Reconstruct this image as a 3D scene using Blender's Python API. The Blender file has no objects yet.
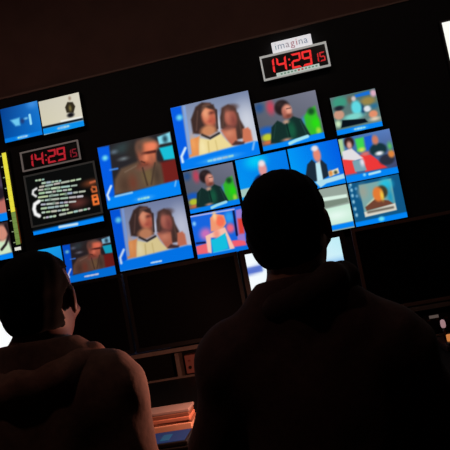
import bpy, bmesh, math, random
import numpy as np
from mathutils import Vector, Matrix

random.seed(7)
S = bpy.context.scene
COL = S.collection
H = 1.15                      # eye height of the seated photographer

# ------------------------------------------------------------------ camera, world, lights, exposure
def make_camera():
    yaw, pitch, roll = (math.radians(a) for a in (-7.41, 4.177, -10.703))
    f = Vector((math.sin(yaw) * math.cos(pitch), math.cos(yaw) * math.cos(pitch), math.sin(pitch)))
    r = Vector((math.cos(yaw), -math.sin(yaw), 0))
    u = r.cross(f)
    r2 = r * math.cos(roll) + u * math.sin(roll)
    u2 = u * math.cos(roll) - r * math.sin(roll)
    cam = bpy.data.cameras.new('camera')
    cam.sensor_fit = 'HORIZONTAL'
    cam.sensor_width = 36
    cam.lens = 36 * 540 / 450
    cam.clip_start = 0.02
    o = bpy.data.objects.new('camera', cam)
    COL.objects.link(o)
    m = Matrix((r2, u2, -f)).transposed().to_4x4()
    m.translation = (0, 0, H)
    o.matrix_world = m
    S.camera = o
make_camera()

S.view_settings.view_transform = 'Standard'
S.view_settings.look = 'None'
S.view_settings.exposure = 0.0
S.view_settings.gamma = 1.0
S.view_settings.use_curve_mapping = False

W = bpy.data.worlds.new('dim_room')
S.world = W
W.use_nodes = True
W.node_tree.nodes['Background'].inputs[0].default_value = (0.001, 0.0008, 0.0008, 1)
W.node_tree.nodes['Background'].inputs[1].default_value = 1.0

def area(name, loc, target, size, power, col):
    l = bpy.data.lights.new(name, 'AREA')
    l.shape = 'DISK'; l.size = size; l.energy = power; l.color = col
    o = bpy.data.objects.new(name, l); COL.objects.link(o)
    o.location = loc
    o.rotation_euler = (Vector(target) - Vector(loc)).to_track_quat('-Z', 'Y').to_euler()
    return o
for k, (lx, lp) in enumerate(((-2.0, 5.5), (-.55, 4.6), (.9, 5.0))):      # three dim warm downlights in the ceiling ahead of the men, one added behind to brighten their backs
    area('downlight_glow', (lx, 1.9, 3.36), (lx, 3.1, 1.2), 0.16, lp * .45, (1.0, 0.74, 0.64))
area('downlight_glow', (-1.0, .1, 3.36), (-1.0, .1, 0), 0.16, 3.4, (1.0, 0.62, 0.5))  # unseen fill lamp, added to lift the men's backs

LAMP = 9.0          # watts of the gooseneck lamp

# ------------------------------------------------------------------ small helpers
def lin(c):
    return tuple(((v / 255) / 12.92 if v / 255 <= 0.04045 else ((v / 255 + 0.055) / 1.055) ** 2.4) for v in c)

MATS = {}
def mat(name, rgb, rough=0.6, metal=0.0, grain=0.0, scale=40, emit=0.0, bump=0.0, spec=0.5):
    if name in MATS: return MATS[name]
    m = bpy.data.materials.new(name); m.use_nodes = True
    nt = m.node_tree; b = nt.nodes['Principled BSDF']
    c = lin(rgb) + (1,)
    b.inputs['Base Color'].default_value = c
    b.inputs['Roughness'].default_value = rough
    b.inputs['Metallic'].default_value = metal
    b.inputs['Specular IOR Level'].default_value = spec
    if grain or bump:
        tc = nt.nodes.new('ShaderNodeTexCoord')
        n = nt.nodes.new('ShaderNodeTexNoise'); n.inputs['Scale'].default_value = scale; n.inputs['Detail'].default_value = 5
        nt.links.new(tc.outputs['Object'], n.inputs['Vector'])
        if grain:
            r = nt.nodes.new('ShaderNodeValToRGB')
            r.color_ramp.elements[0].position = 0.3; r.color_ramp.elements[1].position = 0.7
            r.color_ramp.elements[0].color = tuple(v * (1 - grain) for v in c[:3]) + (1,)
            r.color_ramp.elements[1].color = tuple(min(1, v * (1 + grain)) for v in c[:3]) + (1,)
            nt.links.new(n.outputs['Fac'], r.inputs['Fac']); nt.links.new(r.outputs['Color'], b.inputs['Base Color'])
        if bump:
            bp = nt.nodes.new('ShaderNodeBump'); bp.inputs['Strength'].default_value = bump; bp.inputs['Distance'].default_value = 0.004
            nt.links.new(n.outputs['Fac'], bp.inputs['Height']); nt.links.new(bp.outputs['Normal'], b.inputs['Normal'])
    if emit:
        b.inputs['Emission Color'].default_value = c
        b.inputs['Emission Strength'].default_value = emit
    MATS[name] = m
    return m

def screen_mat():
    m = bpy.data.materials.new('lit_screen'); m.use_nodes = True
    nt = m.node_tree; b = nt.nodes['Principled BSDF']
    b.inputs['Base Color'].default_value = (0.004, 0.004, 0.005, 1)
    b.inputs['Roughness'].default_value = 0.45
    b.inputs['Specular IOR Level'].default_value = 0.15
    a = nt.nodes.new('ShaderNodeVertexColor'); a.layer_name = 'picture'
    nt.links.new(a.outputs['Color'], b.inputs['Emission Color'])
    b.inputs['Emission Strength'].default_value = 1.0
    return m
SCREEN = screen_mat()

def prop(o, label=None, cat=None, group=None, kind=None):
    if label: o['label'] = label
    if cat: o['category'] = cat
    if group: o['group'] = group
    if kind: o['kind'] = kind
    return o

def thing(name, loc, label, cat, group=None):
    o = bpy.data.objects.new(name, None); COL.objects.link(o)
    o.location = loc; o.empty_display_size = 0.05
    return prop(o, label, cat, group)

def link(name, me, m, parent=None, smooth=False):
    if m is not None:
        me.materials.clear(); me.materials.append(m)
    if smooth:
        me.polygons.foreach_set('use_smooth', [True] * len(me.polygons))
    o = bpy.data.objects.new(name, me); COL.objects.link(o)
    if parent is not None:
        o.parent = parent
        off = Vector((0, 0, 0)); p = parent
        while p is not None:
            off += p.location; p = p.parent
        o.location = -off              # meshes are written in world metres
    return o

def recenter(o):
    """put the origin of a parentless mesh at its base"""
    me = o.data
    co = np.empty(len(me.vertices) * 3); me.vertices.foreach_get('co', co); co = co.reshape(-1, 3)
    c = np.array([(co[:, 0].min() + co[:, 0].max()) / 2, (co[:, 1].min() + co[:, 1].max()) / 2, co[:, 2].min()])
    me.vertices.foreach_set('co', (co - c).ravel()); o.location = c
    return o

class MB:
    def __init__(s): s.bm = bmesh.new()
    def box(s, a, b, bev=0.0, rz=0.0, piv=None):
        r = bmesh.ops.create_cube(s.bm, size=1)
        vs = r['verts']
        c = [(a[i] + b[i]) / 2 for i in range(3)]
        for v in vs:
            v.co = Vector([c[i] + v.co[i] * (b[i] - a[i]) for i in range(3)])
        if bev:
            es = list({e for v in vs for e in v.link_edges})
            rb = bmesh.ops.bevel(s.bm, geom=es, offset=bev, segments=2, affect='EDGES', profile=0.5)
            vs = list({v for f in rb['faces'] for v in f.verts} | {v for v in vs if v.is_valid})
        if rz:
            bmesh.ops.rotate(s.bm, verts=vs, cent=piv or c, matrix=Matrix.Rotation(rz, 3, 'Z'))
        return s
    def tube(s, pts, r, n=10, caps=True):
        pts = [Vector(p) for p in pts]
        rr = r if isinstance(r, (list, tuple)) else [r] * len(pts)
        rings = []
        for i, p in enumerate(pts):
            d = (pts[min(i + 1, len(pts) - 1)] - pts[max(i - 1, 0)]).normalized()
            q = d.to_track_quat('Z', 'Y')
            rings.append([s.bm.verts.new(p + q @ Vector((math.cos(t) * rr[i], math.sin(t) * rr[i], 0)))
                          for t in [2 * math.pi * k / n for k in range(n)]])
        for a, b in zip(rings, rings[1:]):
            for k in range(n): s.bm.faces.new((a[k], a[(k + 1) % n], b[(k + 1) % n], b[k]))
        if caps:
            s.bm.faces.new(rings[0][::-1]); s.bm.faces.new(rings[-1])
        return s
    def lathe(s, c, prof, n=20):
        c = Vector(c); rings = []
        for r, z in prof:
            rings.append([s.bm.verts.new(c + Vector((math.cos(2 * math.pi * k / n) * r, math.sin(2 * math.pi * k / n) * r, z))) for k in range(n)])
        for a, b in zip(rings, rings[1:]):
            for k in range(n): s.bm.faces.new((a[k], a[(k + 1) % n], b[(k + 1) % n], b[k]))
        if prof[0][0] > 1e-4: s.bm.faces.new(rings[0][::-1])
        if prof[-1][0] > 1e-4: s.bm.faces.new(rings[-1])
        return s
    def poly(s, pts, y0, y1):
        """an x-z polygon, extruded from y0 (front) to y1"""
        a = [s.bm.verts.new((x, y0, z)) for x, z in pts]; b = [s.bm.verts.new((x, y1, z)) for x, z in pts]
        n = len(pts)
        s.bm.faces.new(a); s.bm.faces.new(b[::-1])
        for i in range(n): s.bm.faces.new((a[i], b[i], b[(i + 1) % n], a[(i + 1) % n]))
        return s
    def frame(s, x0, x1, z0, z1, t, y0, y1):
        s.box((x0, y0, z1 - t), (x1, y1, z1)); s.box((x0, y0, z0), (x1, y1, z0 + t))
        s.box((x0, y0, z0 + t), (x0 + t, y1, z1 - t)); s.box((x1 - t, y0, z0 + t), (x1, y1, z1 - t))
        return s
    def build(s, name, m, parent=None, smooth=False):
        bmesh.ops.recalc_face_normals(s.bm, faces=s.bm.faces[:])
        me = bpy.data.meshes.new(name); s.bm.to_mesh(me); s.bm.free()
        return link(name, me, m, parent, smooth)

# ------------------------------------------------------------------ the room
def struct(name, a, b, m):
    o = MB().box(a, b).build(name, m); recenter(o); o['kind'] = 'structure'
    return o
brown = mat('brown_wall_paint', (92, 62, 54), 0.85, grain=0.12, scale=6, bump=0.1)
carpet = mat('charcoal_carpet', (34, 31, 31), 0.95, grain=0.4, scale=300, bump=0.4)
XL, XR, YB, YF, ZC = -3.0, 2.6, -1.6, 3.62, 3.4
struct('floor', (XL - .1, YB - .1, -.1), (XR + .1, YF + .1, 0), carpet)
struct('ceiling', (XL - .1, YB - .1, ZC), (XR + .1, YF + .1, ZC + .1), mat('dark_ceiling_paint', (70, 52, 48), 0.9, grain=0.1, scale=8))
struct('wall_front', (XL - .1, YF, 0), (XR + .1, YF + .1, ZC), brown)
struct('wall_back', (XL - .1, YB - .1, 0), (XR + .1, YB, ZC), brown)
struct('wall_left', (XL - .1, YB, 0), (XL, YF, ZC), brown)
struct('wall_right', (XR, YB, 0), (XR + .1, YF, ZC), brown)

# ceiling downlight that carries the dim warm glow; the rear one is an added fill
for lx, ly, side in ((-2.0, 1.9, 'left one of the three above the desk'), (-.55, 1.9, 'middle one of the three above the desk'), (.9, 1.9, 'right one of the three above the desk'), (-1.0, .1, 'added unseen behind the two men as fill')):
    t = thing('ceiling_light', (lx, ly, ZC), 'small round recessed ceiling downlight, ' + side, 'ceiling light', 'recessed ceiling downlights')
    MB().lathe((lx, ly, ZC), [(.115, 0), (.12, -.012), (.105, -.02), (.095, -.02), (.09, 0)], 24).build('trim_ring', mat('dark_metal', (40, 38, 38), .4, .8), t, True)
    MB().lathe((lx, ly, ZC), [(.088, 0), (.088, -.008)], 24).build('diffuser', mat('warm_diffuser', (255, 190, 150), .5, emit=.6), t)

# ------------------------------------------------------------------ the black display wall
PY = 3.54          # front of the black panel the monitors hang on
black = mat('matt_black_panel', (4, 4, 5), 0.85)
housing = mat('black_monitor_plastic', (7, 7, 8), 0.55)
vw = thing('display_wall', (-.2, 3.58, 0), 'large black display wall panel behind the grid of lit monitors', 'display wall')
MB().box((-2.75, PY, .25), (2.3, YF, H + 1.45), .004).build('backing_panel', black, vw)
MB().box((-2.76, PY - .006, H + 1.45), (2.31, YF, H + 1.463)).build('top_trim', mat('dull_brown_trim', (120, 92, 80), .7), vw)
MB().box((-2.75, PY + .02, 0), (2.3, YF, .25)).build('plinth', mat('black_plinth', (14, 13, 13), .8), vw)

# ------------------------------------------------------------------ pictures on the lit screens (flat print: colour at the vertices of the screen)
RECT = {'A': (-1.873, -1.592, 1.124, 1.367), 'B': (-1.583, -1.285, 1.117, 1.356), 'rund': (-1.776, -1.262, 0.446, 0.861), 'mans': (-1.584, -1.241, 0.075, 0.338), 'glas': (-1.221, -0.704, 0.517, 0.948), 'wup': (-0.672, -0.14, 0.669, 1.101), 'jup': (-0.115, 0.287, 0.682, 1.004), 'wblue': (-0.672, -0.33, 0.072, 0.361), 'bald': (-0.311, 0.025, 0.372, 0.661), 'white': (0.037, 0.359, 0.372, 0.661), 'stud': (0.368, 0.655, 0.681, 0.929), 'couch': (0.366, 0.69, 0.367, 0.655), 'paper': (0.02, 0.356, 0.083, 0.362), 'map': (0.367, 0.687, 0.083, 0.36)}
SCREENS = {
 'glas': [
  ('b',(38,36,40)),
  ('e',(48,62,64),0.06,0.345,0.096,0.134,0.078),
  ('e',(120,130,135),0.03,0.333,0.265,0.053,0.022),
  ('e',(95,110,125),0.03,0.215,0.127,0.04,0.028),
  ('e',(45,40,38),0.08,0.497,0.185,0.107,0.156),
  ('p',(135,218,236),0.018,[(0.824,0.045),(1.0,0.011),(0.995,0.17),(0.827,0.168)]),
  ('e',(40,80,95),0.03,0.919,0.102,0.032,0.056),
  ('p',(22,190,215),0.018,[(0.819,0.221),(1.003,0.221),(1.006,0.445),(0.856,0.423)]),
  ('p',(112,32,28),0.03,[(0.797,0.449),(1.015,0.441),(1.021,0.799),(0.784,0.803)]),
  ('p',(98,76,60),0.03,[(0.107,0.795),(0.164,0.558),(0.27,0.41),(0.512,0.356),(0.562,0.475),(0.741,0.377),(0.807,0.474),(0.804,0.808)]),
  ('e',(112,92,60),0.06,0.609,0.616,0.075,0.141),
  ('e',(80,58,46),0.06,0.284,0.679,0.067,0.125),
  ('e',(110,60,45),0.06,0.395,0.674,0.048,0.11),
  ('e',(105,80,66),0.03,0.659,0.163,0.147,0.15),
  ('e',(205,112,78),0.03,0.652,0.283,0.112,0.194),
  ('e',(238,128,92),0.04,0.729,0.168,0.08,0.069),
  ('l',(82,36,30),0.015,0.019,[(0.574,0.253),(0.759,0.259)]),
  ('e',(232,135,100),0.04,0.608,0.317,0.048,0.044),
  ('e',(120,56,42),0.04,0.6,0.443,0.091,0.044),
  ('e',(150,82,62),0.05,0.558,0.249,0.037,0.125),
  ('e',(98,72,60),0.05,0.564,0.138,0.043,0.081),
  ('e',(170,96,72),0.05,0.699,0.382,0.037,0.069),
  ('e',(128,84,70),0.04,0.588,0.482,0.069,0.031),
  ('l',(62,46,38),0.015,0.009,[(0.557,0.474),(0.58,0.752)]),
  ('l',(70,54,44),0.015,0.009,[(0.731,0.439),(0.635,0.75)]),
  ('l',(120,98,82),0.015,0.008,[(0.315,0.477),(0.475,0.421)]),
  ('e',(70,56,46),0.06,0.729,0.63,0.043,0.125),
  ('l',(60,30,26),0.015,0.007,[(0.557,0.368),(0.596,0.397)]),
  ('p',(0,92,228),0.018,[(-0.009,0.0),(0.163,0.01),(0.124,0.793),(-0.007,0.999)]),
  ('e',(120,225,240),0.03,0.081,0.19,0.035,0.038),
  ('l',(70,140,235),0.015,0.011,[(0.12,0.395),(0.222,0.398)]),
  ('p',(0,132,245),0.018,[(0.042,0.818),(0.126,0.816),(0.99,0.775),(1.068,0.786),(1.044,1.026),(-0.04,0.998)]),
  ('l',(150,205,245),0.015,0.012,[(0.13,0.824),(0.359,0.819)]),
  ('l',(215,235,250),0.015,0.015,[(0.095,0.651),(0.027,0.776),(0.038,0.849)]),
  ('l',(120,190,245),0.015,0.009,[(0.961,0.784),(0.937,0.857)]),
  ('e',(90,180,245),0.03,0.504,0.946,0.087,0.028),
  ('l',(151,202,227),0.01,0.013,[(0.431,0.945),(0.443,0.946)]),
  ('l',(135,221,212),0.01,0.011,[(0.469,0.946),(0.479,0.946)]),
  ('l',(149,221,221),0.01,0.013,[(0.506,0.946),(0.529,0.946)]),
  ('l',(154,222,223),0.01,0.013,[(0.555,0.946),(0.566,0.946)]),
 ],
 'wup': [
  ('b',(128,142,172),(118,132,165),(170,178,200),(225,226,232)),
  ('e',(205,210,222),0.12,0.918,0.473,0.105,0.227),
  ('p',(62,44,40),0.018,[(0.317,0.07),(0.407,0.021),(0.511,0.057),(0.563,0.173),(0.56,0.373),(0.537,0.518),(0.345,0.515),(0.224,0.469),(0.23,0.248)]),
  ('e',(222,226,235),0.03,0.562,0.391,0.024,0.104),
  ('p',(72,50,44),0.018,[(0.641,0.178),(0.727,0.145),(0.809,0.226),(0.838,0.417),(0.872,0.543),(0.836,0.709),(0.747,0.709),(0.581,0.48),(0.596,0.316)]),
  ('p',(188,108,82),0.018,[(0.576,0.512),(0.687,0.492),(0.762,0.53),(0.753,0.76),(0.668,0.787)]),
  ('p',(205,116,86),0.018,[(0.842,0.568),(0.913,0.558),(0.941,0.612),(0.942,0.778),(0.816,0.784)]),
  ('e',(168,92,76),0.03,0.724,0.359,0.076,0.143),
  ('e',(80,54,48),0.03,0.737,0.205,0.09,0.052),
  ('e',(120,70,62),0.03,0.672,0.505,0.058,0.039),
  ('p',(75,48,46),0.018,[(0.67,0.777),(0.732,0.721),(0.837,0.766),(0.83,0.814)]),
  ('e',(208,116,86),0.03,0.459,0.251,0.087,0.169),
  ('e',(225,140,105),0.05,0.451,0.182,0.047,0.052),
  ('p',(62,44,40),0.018,[(0.375,0.052),(0.546,0.094),(0.551,0.186),(0.441,0.121),(0.351,0.208)]),
  ('e',(70,30,28),0.03,0.5,0.216,0.032,0.019),
  ('e',(150,60,55),0.03,0.489,0.337,0.032,0.019),
  ('e',(200,132,92),0.03,0.424,0.477,0.1,0.084),
  ('p',(236,216,150),0.018,[(0.292,0.561),(0.424,0.618),(0.569,0.56),(0.624,0.692),(0.688,0.796),(0.242,0.829)]),
  ('l',(46,36,32),0.015,0.013,[(0.336,0.52),(0.427,0.598),(0.548,0.551)]),
  ('p',(228,142,76),0.018,[(0.172,0.556),(0.302,0.53),(0.247,0.817),(0.121,0.817)]),
  ('e',(236,160,120),0.04,0.428,0.202,0.032,0.071),
  ('e',(186,92,70),0.04,0.502,0.324,0.032,0.071),
  ('l',(56,38,36),0.015,0.012,[(0.566,0.191),(0.54,0.468)]),
  ('l',(90,64,56),0.015,0.008,[(0.334,0.142),(0.276,0.429)]),
  ('l',(104,76,66),0.015,0.007,[(0.412,0.079),(0.493,0.086)]),
  ('l',(206,184,116),0.015,0.007,[(0.393,0.646),(0.381,0.81)]),
  ('l',(214,192,124),0.015,0.007,[(0.487,0.654),(0.49,0.806)]),
  ('e',(245,230,175),0.05,0.315,0.708,0.032,0.091),
  ('e',(240,165,100),0.05,0.205,0.628,0.026,0.081),
  ('e',(190,112,92),0.05,0.701,0.312,0.032,0.065),
  ('e',(130,66,60),0.05,0.754,0.411,0.026,0.071),
  ('l',(92,66,58),0.015,0.007,[(0.66,0.234),(0.612,0.455)]),
  ('l',(96,68,58),0.015,0.007,[(0.822,0.313),(0.821,0.629)]),
  ('e',(215,135,105),0.06,0.672,0.588,0.047,0.045),
  ('p',(0,92,228),0.018,[(-0.007,-0.015),(0.14,0.003),(0.12,0.824),(-0.016,1.002)]),
  ('l',(130,165,222),0.015,0.017,[(0.175,0.029),(0.146,0.763)]),
  ('e',(110,215,240),0.03,0.092,0.176,0.037,0.042),
  ('p',(0,125,242),0.018,[(0.023,0.848),(0.113,0.838),(0.948,0.79),(1.051,0.808),(1.032,1.016),(-0.03,1.002)]),
  ('l',(215,235,250),0.015,0.016,[(0.095,0.666),(0.028,0.782),(0.031,0.867)]),
  ('l',(130,190,245),0.015,0.011,[(0.953,0.808),(0.922,0.905)]),
  ('e',(90,180,245),0.03,0.508,0.938,0.18,0.032),
  ('l',(137,218,226),0.01,0.012,[(0.353,0.939),(0.393,0.939)]),
  ('l',(161,206,232),0.01,0.014,[(0.423,0.939),(0.442,0.938)]),
  ('l',(162,203,236),0.01,0.013,[(0.472,0.938),(0.512,0.938)]),
  ('l',(161,190,206),0.01,0.012,[(0.542,0.938),(0.589,0.938)]),
  ('l',(148,212,214),0.01,0.013,[(0.618,0.938),(0.661,0.937)]),
 ],
 'jup': [
  ('b',(92,98,112),(118,120,138),(85,88,100),(90,95,110)),
  ('e',(42,82,135),0.06,0.063,0.108,0.07,0.096),
  ('e',(192,70,92),0.05,0.246,0.153,0.062,0.136),
  ('e',(20,92,195),0.05,0.107,0.6,0.12,0.075),
  ('e',(190,200,50),0.03,0.105,0.741,0.086,0.075),
  ('e',(215,110,60),0.03,0.097,0.845,0.075,0.034),
  ('e',(60,140,195),0.05,0.762,0.572,0.067,0.096),
  ('p',(52,188,42),0.03,[(0.743,0.486),(0.836,0.364),(0.945,0.318),(0.979,0.889),(0.781,0.883),(0.738,0.688)]),
  ('e',(20,80,35),0.04,0.87,0.409,0.054,0.068),
  ('e',(40,218,20),0.05,0.906,0.665,0.064,0.109),
  ('e',(160,220,60),0.03,0.926,0.828,0.037,0.068),
  ('p',(18,46,42),0.018,[(0.14,0.874),(0.198,0.555),(0.312,0.445),(0.435,0.55),(0.566,0.421),(0.689,0.516),(0.789,0.885),(0.659,0.877),(0.456,0.944)]),
  ('e',(22,88,62),0.05,0.508,0.701,0.064,0.164),
  ('e',(38,28,30),0.03,0.428,0.205,0.123,0.157),
  ('e',(216,142,120),0.03,0.493,0.287,0.078,0.13),
  ('e',(125,66,54),0.03,0.492,0.4,0.07,0.048),
  ('e',(192,152,128),0.03,0.447,0.508,0.043,0.038),
  ('e',(232,165,142),0.04,0.518,0.266,0.037,0.061),
  ('e',(172,98,84),0.04,0.448,0.324,0.027,0.068),
  ('e',(52,40,40),0.04,0.404,0.127,0.048,0.048),
  ('l',(96,60,54),0.015,0.007,[(0.496,0.249),(0.559,0.25)]),
  ('l',(10,30,30),0.015,0.009,[(0.448,0.554),(0.461,0.822)]),
  ('l',(30,62,56),0.015,0.008,[(0.272,0.522),(0.198,0.785)]),
  ('l',(34,70,64),0.015,0.008,[(0.67,0.546),(0.722,0.824)]),
  ('e',(205,150,130),0.03,0.399,0.868,0.054,0.024),
  ('p',(0,132,245),0.018,[(-0.025,0.907),(0.781,0.883),(1.019,0.879),(1.023,1.019),(-0.045,1.036)]),
  ('l',(165,228,238),0.015,0.027,[(0.44,0.957),(0.547,0.923),(0.734,0.89)]),
 ],
 'wblue': [
  ('b',(22,100,222)),
  ('e',(200,110,185),0.08,0.235,0.472,0.111,0.13),
  ('e',(45,155,238),0.06,0.741,0.205,0.083,0.13),
  ('p',(236,100,112),0.018,[(0.002,0.71),(0.23,0.682),(0.222,0.914),(0.001,0.898)]),
  ('p',(240,92,112),0.018,[(0.7,0.736),(0.956,0.761),(0.968,0.896),(0.711,0.881)]),
  ('e',(235,100,130),0.05,0.724,0.451,0.078,0.104),
  ('l',(15,20,70),0.015,0.019,[(0.029,0.643),(0.191,0.659)]),
  ('p',(150,122,205),0.018,[(0.892,0.074),(1.007,0.067),(0.966,0.806),(0.819,0.74)]),
  ('p',(222,62,52),0.03,[(0.894,0.274),(1.0,0.283),(0.972,0.625),(0.872,0.619)]),
  ('l',(12,18,66),0.015,0.021,[(0.844,0.089),(0.825,0.631)]),
  ('l',(192,192,236),0.015,0.012,[(-0.004,0.016),(0.86,0.046)]),
  ('p',(240,152,112),0.018,[(0.375,0.135),(0.468,0.057),(0.647,0.133),(0.665,0.321),(0.55,0.468),(0.341,0.439)]),
  ('e',(246,112,82),0.03,0.557,0.249,0.083,0.123),
  ('e',(250,205,150),0.04,0.465,0.106,0.033,0.091),
  ('p',(246,192,172),0.018,[(0.222,0.519),(0.44,0.442),(0.623,0.405),(0.738,0.92),(0.64,0.931),(0.613,0.609),(0.318,0.581),(0.281,0.94),(0.211,0.891)]),
  ('e',(240,150,130),0.05,0.442,0.52,0.056,0.114),
  ('p',(20,190,222),0.018,[(0.311,0.623),(0.411,0.623),(0.611,0.535),(0.618,0.893),(0.31,0.934)]),
  ('l',(130,225,240),0.015,0.014,[(0.318,0.935),(0.647,0.923)]),
  ('e',(130,200,250),0.03,0.049,0.193,0.033,0.045),
  ('p',(0,112,225),0.018,[(-0.024,0.905),(0.22,0.927),(0.986,0.92),(1.001,1.036),(-0.007,1.003)]),
 ],
 'bald': [
  ('b',(0,140,240),(0,125,235),(0,150,238),(0,110,225)),
  ('e',(0,198,246),0.12,0.388,0.113,0.179,0.157),
  ('e',(15,32,85),0.03,0.469,0.639,0.202,0.216),
  ('e',(222,150,150),0.03,0.498,0.321,0.08,0.174),
  ('e',(235,225,230),0.04,0.499,0.188,0.06,0.07),
  ('p',(200,215,225),0.018,[(0.448,0.489),(0.525,0.49),(0.467,0.836),(0.408,0.821)]),
  ('p',(165,200,190),0.018,[(-0.032,0.68),(0.171,0.674),(0.877,0.666),(0.886,0.793),(-0.015,0.864)]),
  ('p',(0,132,245),0.018,[(-0.122,0.947),(0.956,0.917),(0.962,1.061),(-0.118,1.11)]),
 ],
 'white': [
  ('b',(0,150,245),(0,92,225),(0,160,246),(0,100,228)),
  ('p',(26,42,58),0.018,[(0.235,0.733),(0.33,0.428),(0.439,0.34),(0.513,0.454),(0.619,0.383),(0.704,0.517),(0.702,0.772),(0.554,0.836),(0.413,0.839)]),
  ('p',(192,232,242),0.018,[(0.494,0.438),(0.588,0.4),(0.578,0.842),(0.457,0.856)]),
  ('e',(226,136,116),0.03,0.554,0.26,0.076,0.165),
  ('e',(228,222,226),0.03,0.534,0.105,0.067,0.062),
  ('p',(175,222,236),0.018,[(0.412,0.846),(0.995,0.791),(1.001,0.898),(0.63,0.932),(0.501,0.994)]),
  ('p',(238,228,192),0.018,[(0.713,0.679),(0.905,0.643),(0.914,0.762),(0.71,0.795)]),
  ('e',(222,140,60),0.03,0.748,0.726,0.036,0.062),
  ('e',(60,70,50),0.03,0.846,0.728,0.033,0.038),
  ('p',(0,130,240),0.018,[(-0.112,0.877),(0.5,1.001),(0.63,0.932),(1.013,0.901),(1.011,1.014),(-0.136,1.014)]),
 ],
 'stud': [
  ('b',(92,120,120),(70,100,100),(90,120,110),(110,140,140)),
  ('e',(60,152,126),0.06,0.191,0.162,0.16,0.144),
  ('e',(110,95,80),0.05,0.416,0.158,0.051,0.086),
  ('p',(20,110,212),0.018,[(0.538,0.054),(0.867,0.029),(0.885,0.127),(0.554,0.13)]),
  ('e',(152,132,72),0.05,0.8,0.279,0.157,0.103),
  ('e',(220,172,192),0.04,0.946,0.115,0.063,0.089),
  ('e',(20,60,100),0.03,0.637,0.467,0.051,0.137),
  ('e',(95,215,226),0.04,0.526,0.394,0.109,0.189),
  ('e',(205,192,190),0.03,0.504,0.146,0.046,0.062),
  ('e',(125,212,202),0.04,0.426,0.607,0.214,0.082),
  ('e',(200,150,126),0.03,0.121,0.48,0.114,0.124),
  ('e',(30,36,46),0.03,0.151,0.309,0.103,0.062),
  ('e',(200,230,190),0.05,0.067,0.709,0.063,0.086),
  ('e',(222,226,232),0.03,0.753,0.48,0.08,0.076),
  ('e',(226,142,106),0.03,0.853,0.648,0.094,0.096),
  ('e',(225,205,180),0.04,0.868,0.776,0.1,0.048),
  ('e',(40,110,150),0.05,0.911,0.45,0.071,0.055),
  ('p',(5,16,26),0.018,[(0.169,0.636),(0.657,0.721),(0.704,0.822),(0.112,0.828)]),
  ('p',(0,132,245),0.018,[(-0.08,0.867),(1.011,0.877),(1.031,1.013),(-0.075,1.011)]),
  ('e',(90,180,245),0.03,0.509,0.938,0.129,0.043),
  ('l',(145,210,226),0.01,0.02,[(0.399,0.934),(0.42,0.935)]),
  ('l',(162,222,244),0.01,0.019,[(0.46,0.936),(0.488,0.937)]),
  ('l',(160,226,240),0.01,0.018,[(0.528,0.939),(0.545,0.939)]),
  ('l',(141,221,226),0.01,0.017,[(0.584,0.94),(0.613,0.941)]),
 ],
 'couch': [
  ('b',(60,112,172),(90,125,190),(60,110,170),(60,60,90)),
  ('p',(172,212,152),0.04,[(-0.013,-0.015),(0.09,0.011),(0.073,0.363),(-0.006,0.379)]),
  ('e',(50,26,26),0.03,0.194,0.115,0.094,0.13),
  ('p',(62,212,82),0.03,[(0.319,0.068),(0.484,0.066),(0.466,0.335),(0.32,0.352)]),
  ('e',(215,225,90),0.04,0.405,0.337,0.059,0.048),
  ('p',(20,92,212),0.018,[(0.501,0.07),(0.646,0.06),(0.608,0.352),(0.498,0.378)]),
  ('p',(236,56,56),0.018,[(0.348,0.448),(0.555,0.48),(0.808,0.83),(0.386,0.828)]),
  ('p',(236,62,62),0.018,[(-0.001,0.434),(0.215,0.476),(0.221,0.817),(-0.007,0.812)]),
  ('p',(225,222,226),0.018,[(0.029,0.288),(0.215,0.255),(0.396,0.52),(0.241,0.539),(0.016,0.463)]),
  ('e',(220,162,150),0.03,0.189,0.178,0.047,0.085),
  ('p',(122,162,176),0.018,[(0.18,0.538),(0.384,0.552),(0.421,0.801),(0.196,0.79)]),
  ('e',(235,225,235),0.04,0.365,0.611,0.035,0.075),
  ('e',(220,110,100),0.03,0.456,0.439,0.082,0.041),
  ('e',(42,46,62),0.03,0.838,0.662,0.146,0.119),
  ('e',(20,50,58),0.03,0.713,0.406,0.164,0.143),
  ('e',(205,122,96),0.03,0.694,0.182,0.059,0.102),
  ('e',(222,132,62),0.03,0.939,0.556,0.059,0.082),
  ('e',(90,200,90),0.05,0.941,0.381,0.035,0.068),
  ('e',(232,236,242),0.03,0.719,0.492,0.073,0.044),
  ('p',(0,132,245),0.018,[(-0.059,0.849),(0.996,0.861),(1.029,1.009),(-0.054,0.989)]),
  ('l',(175,228,245),0.015,0.023,[(0.455,0.901),(0.656,0.889)]),
  ('e',(165,228,245),0.03,0.359,0.892,0.023,0.027),
 ],
 'paper': [
  ('b',(150,165,155)),
  ('p',(218,242,228),0.018,[(0.083,0.172),(0.98,0.221),(0.984,0.303),(0.094,0.26)]),
  ('p',(122,138,124),0.018,[(0.09,0.284),(0.984,0.303),(0.982,0.408),(0.085,0.471)]),
  ('p',(202,236,216),0.018,[(0.083,0.486),(1.006,0.445),(1.0,0.853),(0.07,0.875)]),
  ('e',(230,250,240),0.1,0.718,0.655,0.196,0.091),
  ('p',(0,132,245),0.018,[(0.02,0.869),(0.633,0.865),(0.999,0.859),(1.005,0.972),(0.001,0.984)]),
 ],
 'map': [
  ('b',(15,86,132)),
  ('p',(125,168,166),0.018,[(0.208,0.072),(0.84,0.068),(0.824,0.788),(0.207,0.815)]),
  ('e',(40,190,222),0.08,0.722,0.174,0.118,0.123),
  ('e',(152,162,150),0.08,0.262,0.238,0.082,0.14),
  ('e',(30,150,190),0.06,0.755,0.465,0.053,0.176),
  ('p',(205,214,182),0.03,[(0.283,0.553),(0.46,0.413),(0.495,0.476),(0.3,0.63)]),
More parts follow.
